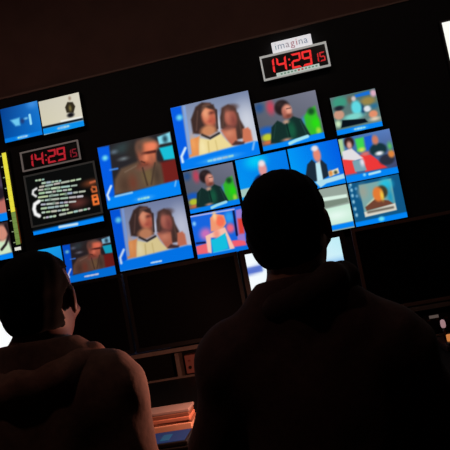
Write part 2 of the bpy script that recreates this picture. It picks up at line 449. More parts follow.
  ('p',(112,66,50),0.018,[(0.245,0.599),(0.469,0.451),(0.71,0.545),(0.795,0.648),(0.26,0.682)]),
  ('e',(62,60,42),0.03,0.622,0.324,0.106,0.147),
  ('e',(226,122,52),0.03,0.537,0.359,0.1,0.168),
  ('e',(240,205,70),0.03,0.607,0.411,0.029,0.098),
  ('p',(222,216,202),0.018,[(0.207,0.706),(0.821,0.636),(0.826,0.792),(0.212,0.816)]),
  ('l',(96,92,82),0.03,0.021,[(0.284,0.724),(0.764,0.72)]),
  ('e',(140,196,220),0.02,0.053,0.024,0.024,0.039),
  ('e',(140,196,220),0.02,0.053,0.152,0.024,0.039),
  ('e',(140,196,220),0.02,0.049,0.279,0.024,0.039),
  ('e',(140,196,220),0.02,0.045,0.424,0.024,0.039),
  ('e',(140,196,220),0.02,0.047,0.589,0.024,0.039),
  ('e',(140,196,220),0.02,0.052,0.736,0.024,0.039),
  ('e',(90,150,190),0.02,0.142,0.137,0.024,0.032),
  ('e',(90,150,190),0.02,0.13,0.309,0.024,0.032),
  ('e',(90,150,190),0.02,0.029,0.073,0.024,0.032),
  ('p',(0,132,245),0.018,[(-0.038,0.897),(1.012,0.879),(1.05,1.002),(-0.034,1.05)]),
  ('e',(110,220,240),0.03,0.506,0.928,0.053,0.049),
 ],
 'A': [
  ('b',(0,62,140),(30,120,205),(0,80,165),(0,110,205)),
  ('e',(60,140,222),0.1,0.858,0.052,0.122,0.115),
  ('p',(110,200,240),0.04,[(0.228,0.383),(0.471,0.367),(0.463,0.592),(0.342,0.584)]),
  ('e',(30,60,120),0.04,0.537,0.484,0.049,0.069),
  ('l',(150,222,250),0.015,0.031,[(0.748,0.361),(0.746,0.617)]),
  ('e',(120,190,230),0.03,0.641,0.432,0.049,0.031),
  ('p',(0,122,225),0.018,[(-0.091,0.878),(0.991,0.886),(1.0,1.058),(-0.078,1.04)]),
  ('e',(90,180,245),0.03,0.482,0.939,0.14,0.046),
  ('l',(160,227,204),0.01,0.022,[(0.362,0.938),(0.378,0.938)]),
  ('l',(139,199,234),0.01,0.023,[(0.423,0.939),(0.447,0.939)]),
  ('l',(153,188,232),0.01,0.02,[(0.493,0.939),(0.508,0.939)]),
  ('l',(164,207,244),0.01,0.02,[(0.553,0.94),(0.588,0.94)]),
 ],
 'B': [
  ('b',(205,200,182),(214,208,190),(212,206,176),(220,214,196)),
  ('e',(150,125,105),0.03,0.763,0.113,0.029,0.05),
  ('p',(46,40,26),0.018,[(0.618,0.344),(0.694,0.206),(0.821,0.242),(0.864,0.382),(0.8,0.556),(0.635,0.509)]),
  ('e',(125,112,62),0.03,0.735,0.405,0.029,0.077),
  ('e',(14,14,20),0.03,0.721,0.601,0.083,0.066),
  ('l',(238,238,232),0.015,0.022,[(0.473,0.718),(0.958,0.736)]),
  ('p',(8,18,32),0.018,[(-0.097,0.743),(0.994,0.762),(1.001,0.827),(-0.108,0.82)]),
  ('p',(0,142,236),0.018,[(-0.107,0.812),(1.048,0.841),(1.022,1.024),(-0.13,0.982)]),
  ('e',(90,180,245),0.03,0.496,0.904,0.142,0.054),
  ('l',(153,188,209),0.01,0.022,[(0.374,0.906),(0.39,0.906)]),
  ('l',(139,188,239),0.01,0.021,[(0.439,0.905),(0.469,0.905)]),
  ('l',(161,202,221),0.01,0.023,[(0.518,0.904),(0.556,0.904)]),
  ('l',(152,209,228),0.01,0.025,[(0.605,0.903),(0.619,0.903)]),
 ],
 'rund': [
  ('b',(7,9,9)),
  ('e',(122,62,36),0.05,0.913,0.344,0.095,0.046),
  ('e',(88,44,40),0.06,0.689,0.624,0.126,0.073),
  ('l',(175,203,172),0.007,0.012,[(0.159,0.108),(0.174,0.11)]),
  ('l',(179,196,164),0.007,0.013,[(0.202,0.112),(0.224,0.114)]),
  ('l',(161,199,186),0.007,0.011,[(0.252,0.116),(0.268,0.117)]),
  ('l',(177,201,176),0.007,0.014,[(0.242,0.175),(0.28,0.178)]),
  ('l',(161,177,188),0.007,0.015,[(0.309,0.181),(0.351,0.185)]),
  ('l',(176,198,175),0.007,0.012,[(0.38,0.188),(0.404,0.191)]),
  ('l',(173,198,174),0.007,0.012,[(0.432,0.193),(0.459,0.196)]),
  ('l',(161,197,190),0.007,0.012,[(0.487,0.199),(0.498,0.2)]),
  ('l',(189,184,170),0.007,0.013,[(0.2,0.229),(0.253,0.23)]),
  ('l',(164,187,176),0.007,0.014,[(0.285,0.231),(0.376,0.233)]),
  ('l',(190,182,176),0.007,0.013,[(0.407,0.233),(0.478,0.235)]),
  ('l',(176,184,168),0.007,0.013,[(0.509,0.236),(0.615,0.238)]),
  ('l',(189,207,170),0.007,0.012,[(0.645,0.239),(0.695,0.24)]),
  ('l',(183,206,176),0.007,0.011,[(0.726,0.241),(0.777,0.242)]),
  ('l',(188,185,176),0.007,0.013,[(0.176,0.277),(0.233,0.283)]),
  ('l',(175,210,169),0.007,0.011,[(0.264,0.286),(0.331,0.292)]),
  ('l',(191,213,179),0.007,0.015,[(0.362,0.296),(0.47,0.306)]),
  ('l',(168,204,194),0.007,0.013,[(0.501,0.309),(0.607,0.32)]),
  ('l',(170,188,172),0.007,0.011,[(0.638,0.323),(0.711,0.33)]),
  ('l',(170,206,165),0.007,0.014,[(0.18,0.333),(0.243,0.339)]),
  ('l',(193,210,196),0.007,0.013,[(0.273,0.342),(0.343,0.349)]),
  ('l',(187,182,174),0.007,0.013,[(0.373,0.352),(0.4,0.355)]),
  ('l',(175,211,186),0.007,0.012,[(0.431,0.358),(0.489,0.364)]),
  ('l',(191,193,192),0.007,0.012,[(0.519,0.367),(0.561,0.372)]),
  ('l',(179,206,170),0.007,0.014,[(0.591,0.375),(0.622,0.378)]),
  ('l',(189,207,164),0.007,0.013,[(0.159,0.396),(0.283,0.407)]),
  ('l',(162,185,173),0.007,0.013,[(0.315,0.41),(0.433,0.421)]),
  ('l',(177,205,164),0.007,0.011,[(0.465,0.424),(0.542,0.431)]),
  ('l',(165,178,199),0.007,0.014,[(0.574,0.434),(0.624,0.439)]),
  ('l',(178,187,175),0.007,0.012,[(0.656,0.442),(0.702,0.446)]),
  ('l',(181,189,170),0.007,0.012,[(0.733,0.449),(0.809,0.456)]),
  ('l',(180,203,177),0.007,0.011,[(0.168,0.456),(0.215,0.462)]),
  ('l',(173,198,192),0.007,0.012,[(0.246,0.466),(0.298,0.472)]),
  ('l',(182,192,177),0.007,0.013,[(0.329,0.476),(0.432,0.488)]),
  ('l',(175,202,180),0.007,0.012,[(0.463,0.492),(0.557,0.504)]),
  ('l',(185,178,179),0.007,0.013,[(0.588,0.507),(0.668,0.517)]),
  ('l',(193,189,196),0.007,0.014,[(0.699,0.521),(0.765,0.529)]),
  ('l',(177,180,193),0.007,0.013,[(0.182,0.524),(0.23,0.531)]),
  ('l',(188,201,190),0.007,0.013,[(0.26,0.535),(0.351,0.548)]),
  ('l',(181,175,169),0.007,0.014,[(0.381,0.552),(0.417,0.557)]),
  ('l',(163,179,195),0.007,0.012,[(0.448,0.561),(0.48,0.566)]),
  ('l',(190,180,194),0.007,0.013,[(0.51,0.57),(0.541,0.575)]),
  ('l',(194,197,192),0.007,0.011,[(0.571,0.579),(0.657,0.591)]),
  ('l',(178,203,167),0.007,0.014,[(0.173,0.59),(0.238,0.596)]),
  ('l',(162,187,184),0.007,0.014,[(0.268,0.599),(0.342,0.606)]),
  ('l',(167,185,186),0.007,0.014,[(0.372,0.608),(0.408,0.612)]),
  ('l',(173,190,176),0.007,0.013,[(0.438,0.614),(0.482,0.619)]),
  ('l',(178,212,178),0.007,0.014,[(0.512,0.621),(0.539,0.624)]),
  ('l',(185,204,188),0.007,0.013,[(0.175,0.658),(0.205,0.661)]),
  ('l',(183,210,169),0.007,0.011,[(0.234,0.664),(0.281,0.669)]),
  ('l',(193,195,179),0.007,0.014,[(0.31,0.672),(0.37,0.678)]),
  ('l',(170,183,185),0.007,0.012,[(0.399,0.681),(0.43,0.684)]),
  ('l',(185,212,174),0.007,0.014,[(0.46,0.687),(0.493,0.69)]),
  ('l',(190,198,173),0.007,0.012,[(0.522,0.693),(0.537,0.694)]),
  ('l',(177,190,170),0.007,0.012,[(0.185,0.749),(0.197,0.75)]),
  ('l',(188,181,199),0.007,0.013,[(0.225,0.751),(0.243,0.752)]),
  ('l',(177,207,193),0.007,0.013,[(0.271,0.754),(0.297,0.755)]),
  ('l',(186,208,178),0.007,0.014,[(0.325,0.757),(0.347,0.758)]),
  ('l',(177,184,172),0.007,0.014,[(0.414,0.755),(0.495,0.755)]),
  ('l',(194,208,172),0.007,0.012,[(0.525,0.754),(0.589,0.754)]),
  ('l',(167,202,194),0.007,0.014,[(0.619,0.754),(0.658,0.754)]),
  ('l',(191,187,179),0.007,0.014,[(0.688,0.754),(0.727,0.754)]),
  ('l',(163,207,174),0.007,0.012,[(0.757,0.754),(0.787,0.754)]),
  ('l',(184,175,176),0.007,0.013,[(0.816,0.754),(0.829,0.754)]),
  ('e',(120,140,125),0.02,0.308,0.284,0.022,0.023),
  ('e',(120,140,125),0.02,0.446,0.326,0.022,0.023),
  ('e',(120,140,125),0.02,0.349,0.403,0.022,0.023),
  ('e',(120,140,125),0.02,0.311,0.468,0.022,0.023),
  ('e',(120,140,125),0.02,0.544,0.439,0.022,0.023),
  ('e',(120,140,125),0.02,0.358,0.541,0.022,0.023),
  ('l',(238,238,238),0.015,0.015,[(0.146,0.242),(0.097,0.264),(0.083,0.318),(0.123,0.366)]),
  ('l',(244,244,244),0.015,0.025,[(0.15,0.462),(0.088,0.494),(0.066,0.57),(0.077,0.658),(0.123,0.7)]),
  ('l',(205,100,52),0.015,0.014,[(0.922,0.414),(0.971,0.427),(0.973,0.495),(0.916,0.494),(0.907,0.444)]),
  ('l',(190,95,60),0.015,0.013,[(0.905,0.336),(0.98,0.328)]),
  ('l',(250,120,52),0.015,0.014,[(0.901,0.56),(0.963,0.559),(0.966,0.62),(0.904,0.618),(0.901,0.56)]),
  ('l',(250,120,52),0.015,0.015,[(0.903,0.625),(0.97,0.628),(0.971,0.702),(0.903,0.702),(0.903,0.625)]),
  ('p',(0,132,245),0.018,[(-0.014,0.937),(0.999,0.916),(1.026,1.016),(0.001,1.036)]),
  ('l',(200,226,240),0.015,0.017,[(0.381,0.952),(0.627,0.962)]),
 ],
}

def sd_poly(u, v, pts):
    d = np.full(u.shape, 1e9); inside = np.zeros(u.shape, bool)
    n = len(pts)
    for i in range(n):
        ax, ay = pts[i]; bx, by = pts[(i + 1) % n]
        ex, ey = bx - ax, by - ay
        t = np.clip(((u - ax) * ex + (v - ay) * ey) / (ex * ex + ey * ey + 1e-12), 0, 1)
        d = np.minimum(d, np.hypot(u - ax - t * ex, v - ay - t * ey))
        if abs(by - ay) > 1e-9:
            c = ((ay > v) != (by > v)) & (u < (bx - ax) * (v - ay) / (by - ay) + ax)
            inside ^= c
    return np.where(inside, -d, d)

def sd_line(u, v, pts):
    d = np.full(u.shape, 1e9)
    for (ax, ay), (bx, by) in zip(pts, pts[1:]):
        ex, ey = bx - ax, by - ay
        t = np.clip(((u - ax) * ex + (v - ay) * ey) / (ex * ex + ey * ey + 1e-12), 0, 1)
        d = np.minimum(d, np.hypot(u - ax - t * ex, v - ay - t * ey))
    return d

def paint(ops, u, v, asp, gain=(1, 1, 1)):
    """u, v in 0..1 of the tile (v down); asp = height / width.  Returns sRGB 0..255."""
    img = np.zeros(u.shape + (3,)); vv = v * asp
    for op in ops:
        if op[0] == 'b':
            c = [np.array(x, float) for x in op[1:]]
            c = c + [c[0]] * (4 - len(c)) if len(c) == 1 else c
            U, V = u[..., None], v[..., None]
            img = (c[0] * (1 - U) + c[1] * U) * (1 - V) + (c[2] * (1 - U) + c[3] * U) * V
            continue
        col, soft = np.array(op[1], float), op[2]
        if op[0] == 'p': d = sd_poly(u, vv, [(a, b * asp) for a, b in op[3]])
        elif op[0] == 'l': d = sd_line(u, vv, [(a, b * asp) for a, b in op[4]]) - op[3]
        else:
            k = np.hypot((u - op[3]) / op[5], (v - op[4]) / op[6])
            d = (k - 1) * min(op[5], op[6] * asp)
        a = np.clip(0.5 - d / (2 * soft), 0, 1); a = a * a * (3 - 2 * a)
        img = img * (1 - a[..., None]) + col * a[..., None]
    return np.clip(img * np.array(gain), 0, 255)

def grid_mesh(name, x0, x1, z0, z1, y, nx, nz, colf):
    """flat lit screen facing -y; colf(px, pz) gives the sRGB of each vertex"""
    X, Z = np.meshgrid(np.linspace(x0, x1, nx), np.linspace(z1, z0, nz))
    co = np.stack([X, np.full_like(X, y), Z], -1).reshape(-1, 3)
    i = np.arange(nx * nz).reshape(nz, nx)
    q = np.stack([i[1:, :-1], i[1:, 1:], i[:-1, 1:], i[:-1, :-1]], -1).reshape(-1, 4)
    me = bpy.data.meshes.new(name); me.from_pydata(co.tolist(), [], q.tolist())
    c = colf(X, Z).reshape(-1, 3) / 255
    c = np.where(c <= .04045, c / 12.92, ((c + .055) / 1.055) ** 2.4)
    at = me.color_attributes.new('picture', 'FLOAT_COLOR', 'POINT')
    at.data.foreach_set('color', np.concatenate([c, np.ones((len(c), 1))], 1).astype(np.float32).ravel())
    return me

def wall_monitor(rect, ops, label, bar=None, gain=(1, 1, 1), group=None, frame=None, name='wall_monitor', cat='monitor', cap=None):
    x0, x1, z0, z1 = rect; z0 += H; z1 += H
    t = thing(name, ((x0 + x1) / 2, PY, z0), label, cat, group)
    e = .005
    MB().box((x0 - e, 3.503, z0 - e), (x1 + e, PY, z1 + e), .003).build('housing', housing, t)
    asp = (z1 - z0) / (x1 - x0)
    if cap: ops = ops + [cap]
    f = lambda X, Z: paint(ops, (X - x0) / (x1 - x0), (z1 - Z) / (z1 - z0), asp, gain)
    n = 120 if x1 - x0 > .4 else 84
    zb = z0 + (z1 - z0) * (bar or 0)
    link('screen', grid_mesh('screen', x0, x1, zb, z1, 3.5, n, int(n * asp * (1 - (bar or 0))) + 2, f), SCREEN, t)
    if bar:
        link('caption_bar', grid_mesh('caption_bar', x0, x1, z0, zb, 3.5, n, max(6, int(n * asp * bar) + 2), f), SCREEN, t)
    if frame:
        MB().frame(x0 - .004, x1 + .004, z0 + (z1 - z0) * (bar or 0), z1 + .004, .012, 3.494, 3.5025).build('frame', frame, t)
    return t

G4 = 'monitors in the display wall'
dim = mat('dull_grey_frame', (70, 70, 68), .6, emit=.25)
WM = [
 ('A', RECT['A'], .16, 'wall monitor at top left showing only a blue graphic with a white emblem', {}),
 ('B', RECT['B'], .24, 'wall monitor at top left with a dark figure standing on a cream background', {}),
 ('rund', RECT['rund'], .125, 'black wall monitor full of white text lines and an orange 8, under the dim clock', {'frame': dim}),
 ('mans', RECT['mans'], .2, 'small wall monitor under the text monitor showing a man in a brown jacket', {'gain': (.9, .8, .85)}),
 ('glas', RECT['glas'], .2, 'large wall monitor showing a man with glasses in a brown jacket', {}),
 ('wup', RECT['wup'], .17, 'upper and brighter of two large monitors showing two dark-haired women, centre of the wall', {}),
 ('wlo', (-1.209, -.699, .087, .505), .17, 'lower large monitor showing two dark-haired women, under the man with glasses', {'gain': (.9, .9, .94)}),
 ('jup', RECT['jup'], .16, 'larger monitor showing a bearded man in a dark jacket, under the upper clock', {}),
 ('jlo', (-.667, -.331, .375, .656), .18, 'smaller monitor showing a bearded man in a dark jacket, under the two women', {'gain': (.95, .95, .97)}),
 ('wblue', RECT['wblue'], .13, 'wall monitor showing a blonde woman in a bright turquoise top', {}),
 ('bald', RECT['bald'], .15, 'bright blue monitor with a balding man at a table, just above the dark head', {}),
 ('white', RECT['white'], .13, 'blue wall monitor showing a white-haired man in dark jacket and pale shirt', {}),
 ('stud', RECT['stud'], .17, 'small wall monitor at upper right showing a crowded studio around a black table', {}),
 ('couch', RECT['couch'], .17, 'wall monitor showing a woman and a man seated on red sofas', {}),
 ('paper', RECT['paper'], .13, 'wall monitor of pale grey-green paper stripes beside the right man\'s ear', {}),
 ('map', RECT['map'], .17, 'lower right wall monitor with an orange-lit portrait framed on dark teal', {}),
]
def aff(ops, k):      # the same broadcast picture on a second monitor, with a shorter caption
    i = max(j for j, o in enumerate(ops) if o[0] == 'p' and tuple(o[1]) in ((0, 125, 242), (0, 132, 245)))
    return [o for j, o in enumerate(ops) if j <= i or o[0] == 'l' and o[3] > .004 and len(o[4]) > 2] + k
def caption(u0, u1, v, r, c=(200, 234, 248), n=6):
    w = (u1 - u0) / n
    return [('l', c, .009, r * (.8 + .2 * (i % 2)), [(u0 + i * w, v), (u0 + (i + .55 + .15 * (i % 3)) * w, v)]) for i in range(n)]
SCREENS['wlo'] = aff(SCREENS['wup'], caption(.43, .57, .955, .011))
SCREENS['jlo'] = list(SCREENS['jup'])
SCREENS['mans'] = aff(SCREENS['glas'], caption(.36, .64, .905, .018))
for k, r, bar, lab, kw in WM:
    wall_monitor(r, SCREENS[k], lab, bar, group=G4, **kw)
BARC = (0, 132, 245)
wall_monitor((-1.868, -1.597, .075, .338), [('b', (25, 165, 232), (20, 150, 228), (15, 120, 210), (10, 110, 205)), ('p', (60, 110, 190), .03, [(.1, .35), (.5, .3), (.5, .6), (.1, .6)]), ('p', BARC, .02, [(-.1, .82), (1.1, .82), (1.1, 1.1), (-.1, 1.1)])],
             'plain cyan wall monitor mostly hidden behind the left man\'s head', .18, group=G4)
wall_monitor((-2.32, -1.945, .588, .975), [('b', (40, 46, 74), (52, 30, 40), (70, 80, 130), (120, 120, 170)), ('e', (188, 108, 98), .05, .93, .72, .14, .2), ('e', (35, 25, 35), .05, .9, .5, .16, .12), ('p', BARC, .02, [(-.1, .86), (1.1, .86), (1.1, 1.1), (-.1, 1.1)])],
             'upper monitor cut off by the left picture edge, left of the yellow level meter', .14, group=G4)
wall_monitor((-2.32, -1.950, .322, .578), [('b', (50, 36, 40)), ('p', (205, 230, 195), .03, [(.6, .5), (.95, .45), (1.0, .85), (.6, .9)]), ('e', (210, 140, 120), .04, .85, .28, .12, .22), ('l', (35, 25, 28), .02, .025, [(.95, .1), (1.0, .35), (.9, .6), (.8, .72)]), ('p', BARC, .02, [(-.1, .86), (1.1, .86), (1.1, 1.1), (-.1, 1.1)])],
             'lower monitor cut off by the left picture edge, left of the yellow level meter', .14, group=G4)
wall_monitor((1.128, 1.86, .62, 1.252), [('b', (255, 255, 246)), ('p', (240, 246, 225), .06, [(-.1, .7), (1.1, .7), (1.1, 1.1), (-.1, 1.1)])],
             'blazing white monitor cut off by the picture edge at top right', group=G4, frame=mat('grey_bezel', (60, 60, 62), .5))

# audio level meter at the left: yellow above, green below, with tick marks
t = thing('level_meter', (-1.9, PY, H + .36), 'tall narrow audio level meter, yellow above and green below, with tick marks', 'level meter')
MB().box((-1.937, 3.503, H + .36), (-1.868, PY, H + 1.075), .003).build('housing', housing, t)
ye, gr = mat('yellow_meter_light', (222, 214, 60), .5, emit=1), mat('green_meter_light', (120, 150, 74), .5, emit=.8)
for i in range(17):
    za = H + .405 + i * .0385
    xo = -.0025 * 0
    MB().box((-1.912, 3.4985, za), (-1.882, 3.504, za + .0365)).build('meter_segment', ye if i > 5 else gr, t)
for i in range(9):
    za = H + .42 + i * .077
    MB().box((-1.930, 3.4985, za), (-1.917, 3.504, za + .006)).build('tick_mark', mat('pale_tick', (150, 165, 130), .5, emit=.7), t)
MB().box((-1.928, 3.4985, H + .366), (-1.884, 3.504, H + .388)).build('meter_label', mat('white_meter_label', (225, 225, 215), .5, emit=.9), t)
MB().box((-1.879, 3.4985, H + .41), (-1.873, 3.504, H + .66)).build('warning_strip', mat('amber_strip', (92, 46, 14), .5, emit=.7), t)

# ------------------------------------------------------------------ clocks
SEG = {'0': 'abcdef', '1': 'bc', '2': 'abged', '4': 'fgbc', '5': 'afgcd', '9': 'abcdfg'}
def digit(ch, x, z, w, h, th, sl, y, m, parent):
    g = th * .12
    P = lambda px, pz: (x + px + sl * pz, z + pz)
    segs = {'a': [(g, h), (w - g, h), (w - th, h - th), (th, h - th)], 'd': [(g, 0), (th, th), (w - th, th), (w - g, 0)],
            'f': [(0, h - g), (th, h - th), (th, h / 2 + th / 3), (0, h / 2 + g)], 'b': [(w, h - g), (w, h / 2 + g), (w - th, h / 2 + th / 3), (w - th, h - th)],
            'e': [(0, g), (0, h / 2 - g), (th, h / 2 - th / 3), (th, th)], 'c': [(w, g), (w - th, th), (w - th, h / 2 - th / 3), (w, h / 2 - g)],
            'g': [(th * .6, h / 2), (th, h / 2 + th / 2), (w - th, h / 2 + th / 2), (w - th * .6, h / 2), (w - th, h / 2 - th / 2), (th, h / 2 - th / 2)]}
    b = MB()
    for s in SEG[ch]: b.poly([P(*q) for q in segs[s]], y - .003, y)
    b.build('digit', m, parent)

def clock(x0, x1, z0, z1, fr, red, red2, label, ft, strip, name='digital_clock'):
    z0 += H; z1 += H; w, h = x1 - x0, z1 - z0
    t = thing(name, ((x0 + x1) / 2, PY, z0), label, 'clock')
    MB().box((x0, 3.50, z0), (x1, PY, z1), .004).build('case', mat('black_clock_case', (9, 6, 6), .4), t)
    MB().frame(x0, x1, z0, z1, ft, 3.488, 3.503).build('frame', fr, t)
    lo = .23 if strip else .15
    dh = h * (.60 if strip else .66); zz = z0 + h * lo
    dw = w * .145; th = dw * .2; sl = .06
    for ch, px in (('1', .045), ('4', .225), ('2', .445), ('9', .605)):
        digit(ch, x0 + w * px, zz, dw, dh, th, sl, 3.4995, red, t)
    for k in (.3, .68):
        xx = x0 + w * .405 + sl * dh * k
        MB().box((xx, 3.4965, zz + dh * k - th * .4), (xx + th * .8, 3.4995, zz + dh * k + th * .4)).build('colon_dot', red, t)
    for ch, px in (('1', .77), ('5', .865)):
        digit(ch, x0 + w * px, zz + dh * .06, dw * .55, dh * .62, th * .62, sl, 3.4995, red2, t)
    if strip:
        MB().box((x0 + w * .2, 3.487, z0 + h * .035), (x0 + w * .84, 3.5, z0 + h * .185)).build('name_strip', mat('pale_clock_strip', (196, 208, 200), .5, emit=.75), t)
        for a, b in ((.035, .185), (.85, .965)):
            MB().box((x0 + w * a, 3.487, z0 + h * .06), (x0 + w * b, 3.5, z0 + h * .17), .002).build('strip_end', mat('black_strip_end', (6, 6, 6), .5), t)
        for i in range(11):
            c = mat('red_strip_print', (190, 70, 70), .5, emit=.6) if i in (5, 6) else mat('green_strip_print', (120, 160, 140), .5, emit=.6)
            xx = x0 + w * (.26 + i * .052)
            MB().box((xx, 3.4855, z0 + h * .08), (xx + w * .03, 3.4872, z0 + h * .145)).build('print_mark', c, t)
    return t
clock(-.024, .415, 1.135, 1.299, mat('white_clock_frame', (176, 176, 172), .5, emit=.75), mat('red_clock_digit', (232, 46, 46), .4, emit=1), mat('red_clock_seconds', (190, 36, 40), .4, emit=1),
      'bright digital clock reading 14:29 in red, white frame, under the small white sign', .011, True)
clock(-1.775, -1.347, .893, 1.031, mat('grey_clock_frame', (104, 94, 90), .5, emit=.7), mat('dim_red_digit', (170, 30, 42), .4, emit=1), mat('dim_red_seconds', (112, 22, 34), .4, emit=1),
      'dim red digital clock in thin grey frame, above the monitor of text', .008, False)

# white sign with pastel lettering
def text_mesh(body, size):
    cu = bpy.data.curves.new('lettering', 'FONT'); cu.body = body; cu.size = size; cu.extrude = .0008; cu.resolution_u = 3
    o = bpy.data.objects.new('lettering', cu); COL.objects.link(o)
    dg = bpy.context.evaluated_depsgraph_get()
    me = bpy.data.meshes.new_from_object(o.evaluated_get(dg))
    bpy.data.objects.remove(o); bpy.data.curves.remove(cu)
    return me
t = thing('sign', (.2, PY, H + 1.302), 'small white sign with pastel lettering standing on the bright clock', 'sign')
MB().box((.069, 3.498, H + 1.302), (.330, PY, H + 1.376), .002).build('plate', mat('white_sign_face', (224, 224, 228), .5, emit=.88), t)
cols = [(150, 178, 186), (160, 172, 190), (184, 170, 182), (204, 140, 150), (206, 120, 130), (160, 172, 186), (150, 166, 192)]
x = .086
for ch, c in zip('imagina', cols):
    me = text_mesh(ch, .066)
    co = np.empty(len(me.vertices) * 3); me.vertices.foreach_get('co', co); co = co.reshape(-1, 3)
    wd = co[:, 0].max()
    w3 = np.stack([x + co[:, 0] * 1.0, 3.4975 - co[:, 2], H + 1.322 + co[:, 1]], -1)
    me.vertices.foreach_set('co', w3.ravel())
    link('letter', me, mat('sign_letter_%d%d%d' % c, tuple(int(v * .8) for v in c), .5, emit=.8), t)
    x += wd + .0065

# ------------------------------------------------------------------ control desk
wood = mat('dark_desk_laminate', (13, 11, 10), .6, grain=.25, scale=12)
wood.node_tree.nodes['Principled BSDF'].inputs['Specular IOR Level'].default_value = .15
edge = mat('grey_brown_edging', (112, 98, 90), .45, grain=.1)
DZ, SZ = .71, .838
t = thing('control_desk', (-.3, 1.9, 0), 'long dark control desk with raised equipment shelf below the monitors', 'desk')
MB().box((-2.4, 1.39, DZ - .035), (1.9, 2.36, DZ), .004).build('desktop', wood, t)
MB().box((-2.4, 2.30, SZ - .022), (1.9, 2.86, SZ), .003).build('monitor_shelf', wood, t)
MB().box((-2.4, 2.294, SZ - .016), (1.9, 2.30, SZ + .001)).build('shelf_edging', edge, t)
MB().box((-2.4, 2.36, .05), (1.9, 2.38, SZ - .022)).build('riser_back', wood, t)
for xx in (-2.4, -1.62, -1.12, -.62, -.12, .38, .88, 1.4, 1.88):
    MB().box((xx, 2.298, DZ), (xx + .018, 2.36, SZ - .022)).build('riser_post', edge, t)
for xx in (-2.38, -.72, 1.84):
    MB().box((xx, 1.42, 0), (xx + .04, 2.84, DZ - .035)).build('leg_panel', wood, t)
MB().box((-2.4, 2.292, DZ), (1.9, 2.298, DZ + .008)).build('riser_sill', edge, t)
# equipment panels in the riser
def rack(x0, x1, label, c):
    t = thing('equipment_panel', ((x0 + x1) / 2, 2.35, DZ + .008), label, 'equipment')
    MB().box((x0, 2.318, DZ + .0085), (x1, 2.359, DZ + .088), .003).build('faceplate', c, t)
    n = int((x1 - x0) / .035)
    for i in range(n):
        xx = x0 + .02 + i * .035
        k = MB().lathe((0, 0, 0), [(.007, 0), (.007, .006), (.005, .009), (0, .0095)], 12).build('knob', mat('black_knob', (18, 16, 16), .4), t)
        k.rotation_euler = (math.pi / 2, 0, 0)
        k.location = Vector((xx, 2.318, DZ + .035)) - t.location
        MB().box((xx - .006, 2.316, DZ + .06), (xx + .006, 2.319, DZ + .068)).build('push_button', mat('dark_button', (120, 60, 50), .4), t)
rosy = mat('rosy_grey_faceplate', (150, 96, 86), .5, .1, grain=.1)
rack(-.585, -.49, 'reddish equipment faceplate in the desk riser between the two men', rosy)
rack(.43, .84, 'dark equipment faceplate in the desk riser at right picture edge', mat('dark_faceplate', (26, 22, 24), .5))
MB().box((.455, 2.3165, DZ + .070), (.492, 2.3185, DZ + .082)).build('label_plate', mat('pale_lit_label', (132, 116, 108), .5, emit=.35), bpy.data.objects['equipment_panel.001'])

# monitors standing at the front edge of the shelf
MS = 2.325 / 2.5
def desk_monitor(x0, x1, ops, label, z1=H + .052 * MS, dark=False, bz=.016, edgec=None):
    x0, x1 = x0 * MS, x1 * MS
    z0 = SZ + .006
    xc = (x0 + x1) / 2; y = 2.325
    t = thing('desk_monitor', (xc, y + .06, SZ), label, 'monitor', 'desk monitors on the shelf')
    MB().box((x0, y, z0), (x1, y + .03, z1), .004).build('housing', housing, t)
    MB().frame(x0 - .001, x1 + .001, z0 - .001, z1 + .001, bz, y - .006, y + .004).build('bezel', edgec or mat('dark_brown_bezel', (48, 38, 36), .4), t)
    if dark:
        MB().box((x0 + bz, y - .002, z0 + bz), (x1 - bz, y + .001, z1 - bz)).build('screen', mat('switched_off_screen', (3, 3, 4), .6, spec=.1), t)
    else:
        a, b, c, d = x0 + bz, x1 - bz, z0 + bz, z1 - bz
        asp = (d - c) / (b - a)
        link('screen', grid_mesh('screen', a, b, c, d, y - .001, 48, 32, lambda X, Z: paint(ops, (X - a) / (b - a), (d - Z) / (d - c), asp)), SCREEN, t)
    MB().box((xc - .03, y + .03, SZ + .012), (xc + .03, y + .055, z0 + .16), .004).build('stand_neck', housing, t)
    MB().box((xc - .11, y + .02, SZ), (xc + .11, y + .20, SZ + .012), .005).build('stand_base', housing, t)
    return t
LIT = [('b', (246, 252, 255), (190, 236, 246), (250, 252, 255), (235, 246, 255)),
       ('p', (86, 116, 205), .02, [(-.1, .19), (.16, .17), (.16, .27), (-.1, .3)]), ('p', (120, 176, 236), .06, [(.75, .3), (1.1, .3), (1.1, .62), (.75, .6)])]
desk_monitor(-.282, .200, LIT, 'lit white computer monitor on the desk directly behind the right man\'s head', bz=.02)
desk_monitor(.236, .79, None, 'dark switched-off desk monitor right of the right man\'s head', dark=True, bz=.014, edgec=mat('lighter_brown_bezel', (112, 84, 72), .45))
desk_monitor(.81, 1.36, None, 'dark switched-off desk monitor beyond the right picture edge', dark=True)
desk_monitor(-.85, -.296, None, 'dark switched-off desk monitor between the two men', dark=True, edgec=mat('black_bezel', (9, 8, 8), .5))
desk_monitor(-1.395, -.864, None, 'dark switched-off desk monitor behind the left man', dark=True, edgec=mat('black_bezel', (9, 8, 8), .5))
desk_monitor(-1.97, -1.405, [('b', (252, 254, 255))], 'glaring white desk monitor peeking out left of the left man\'s neck', bz=.012)

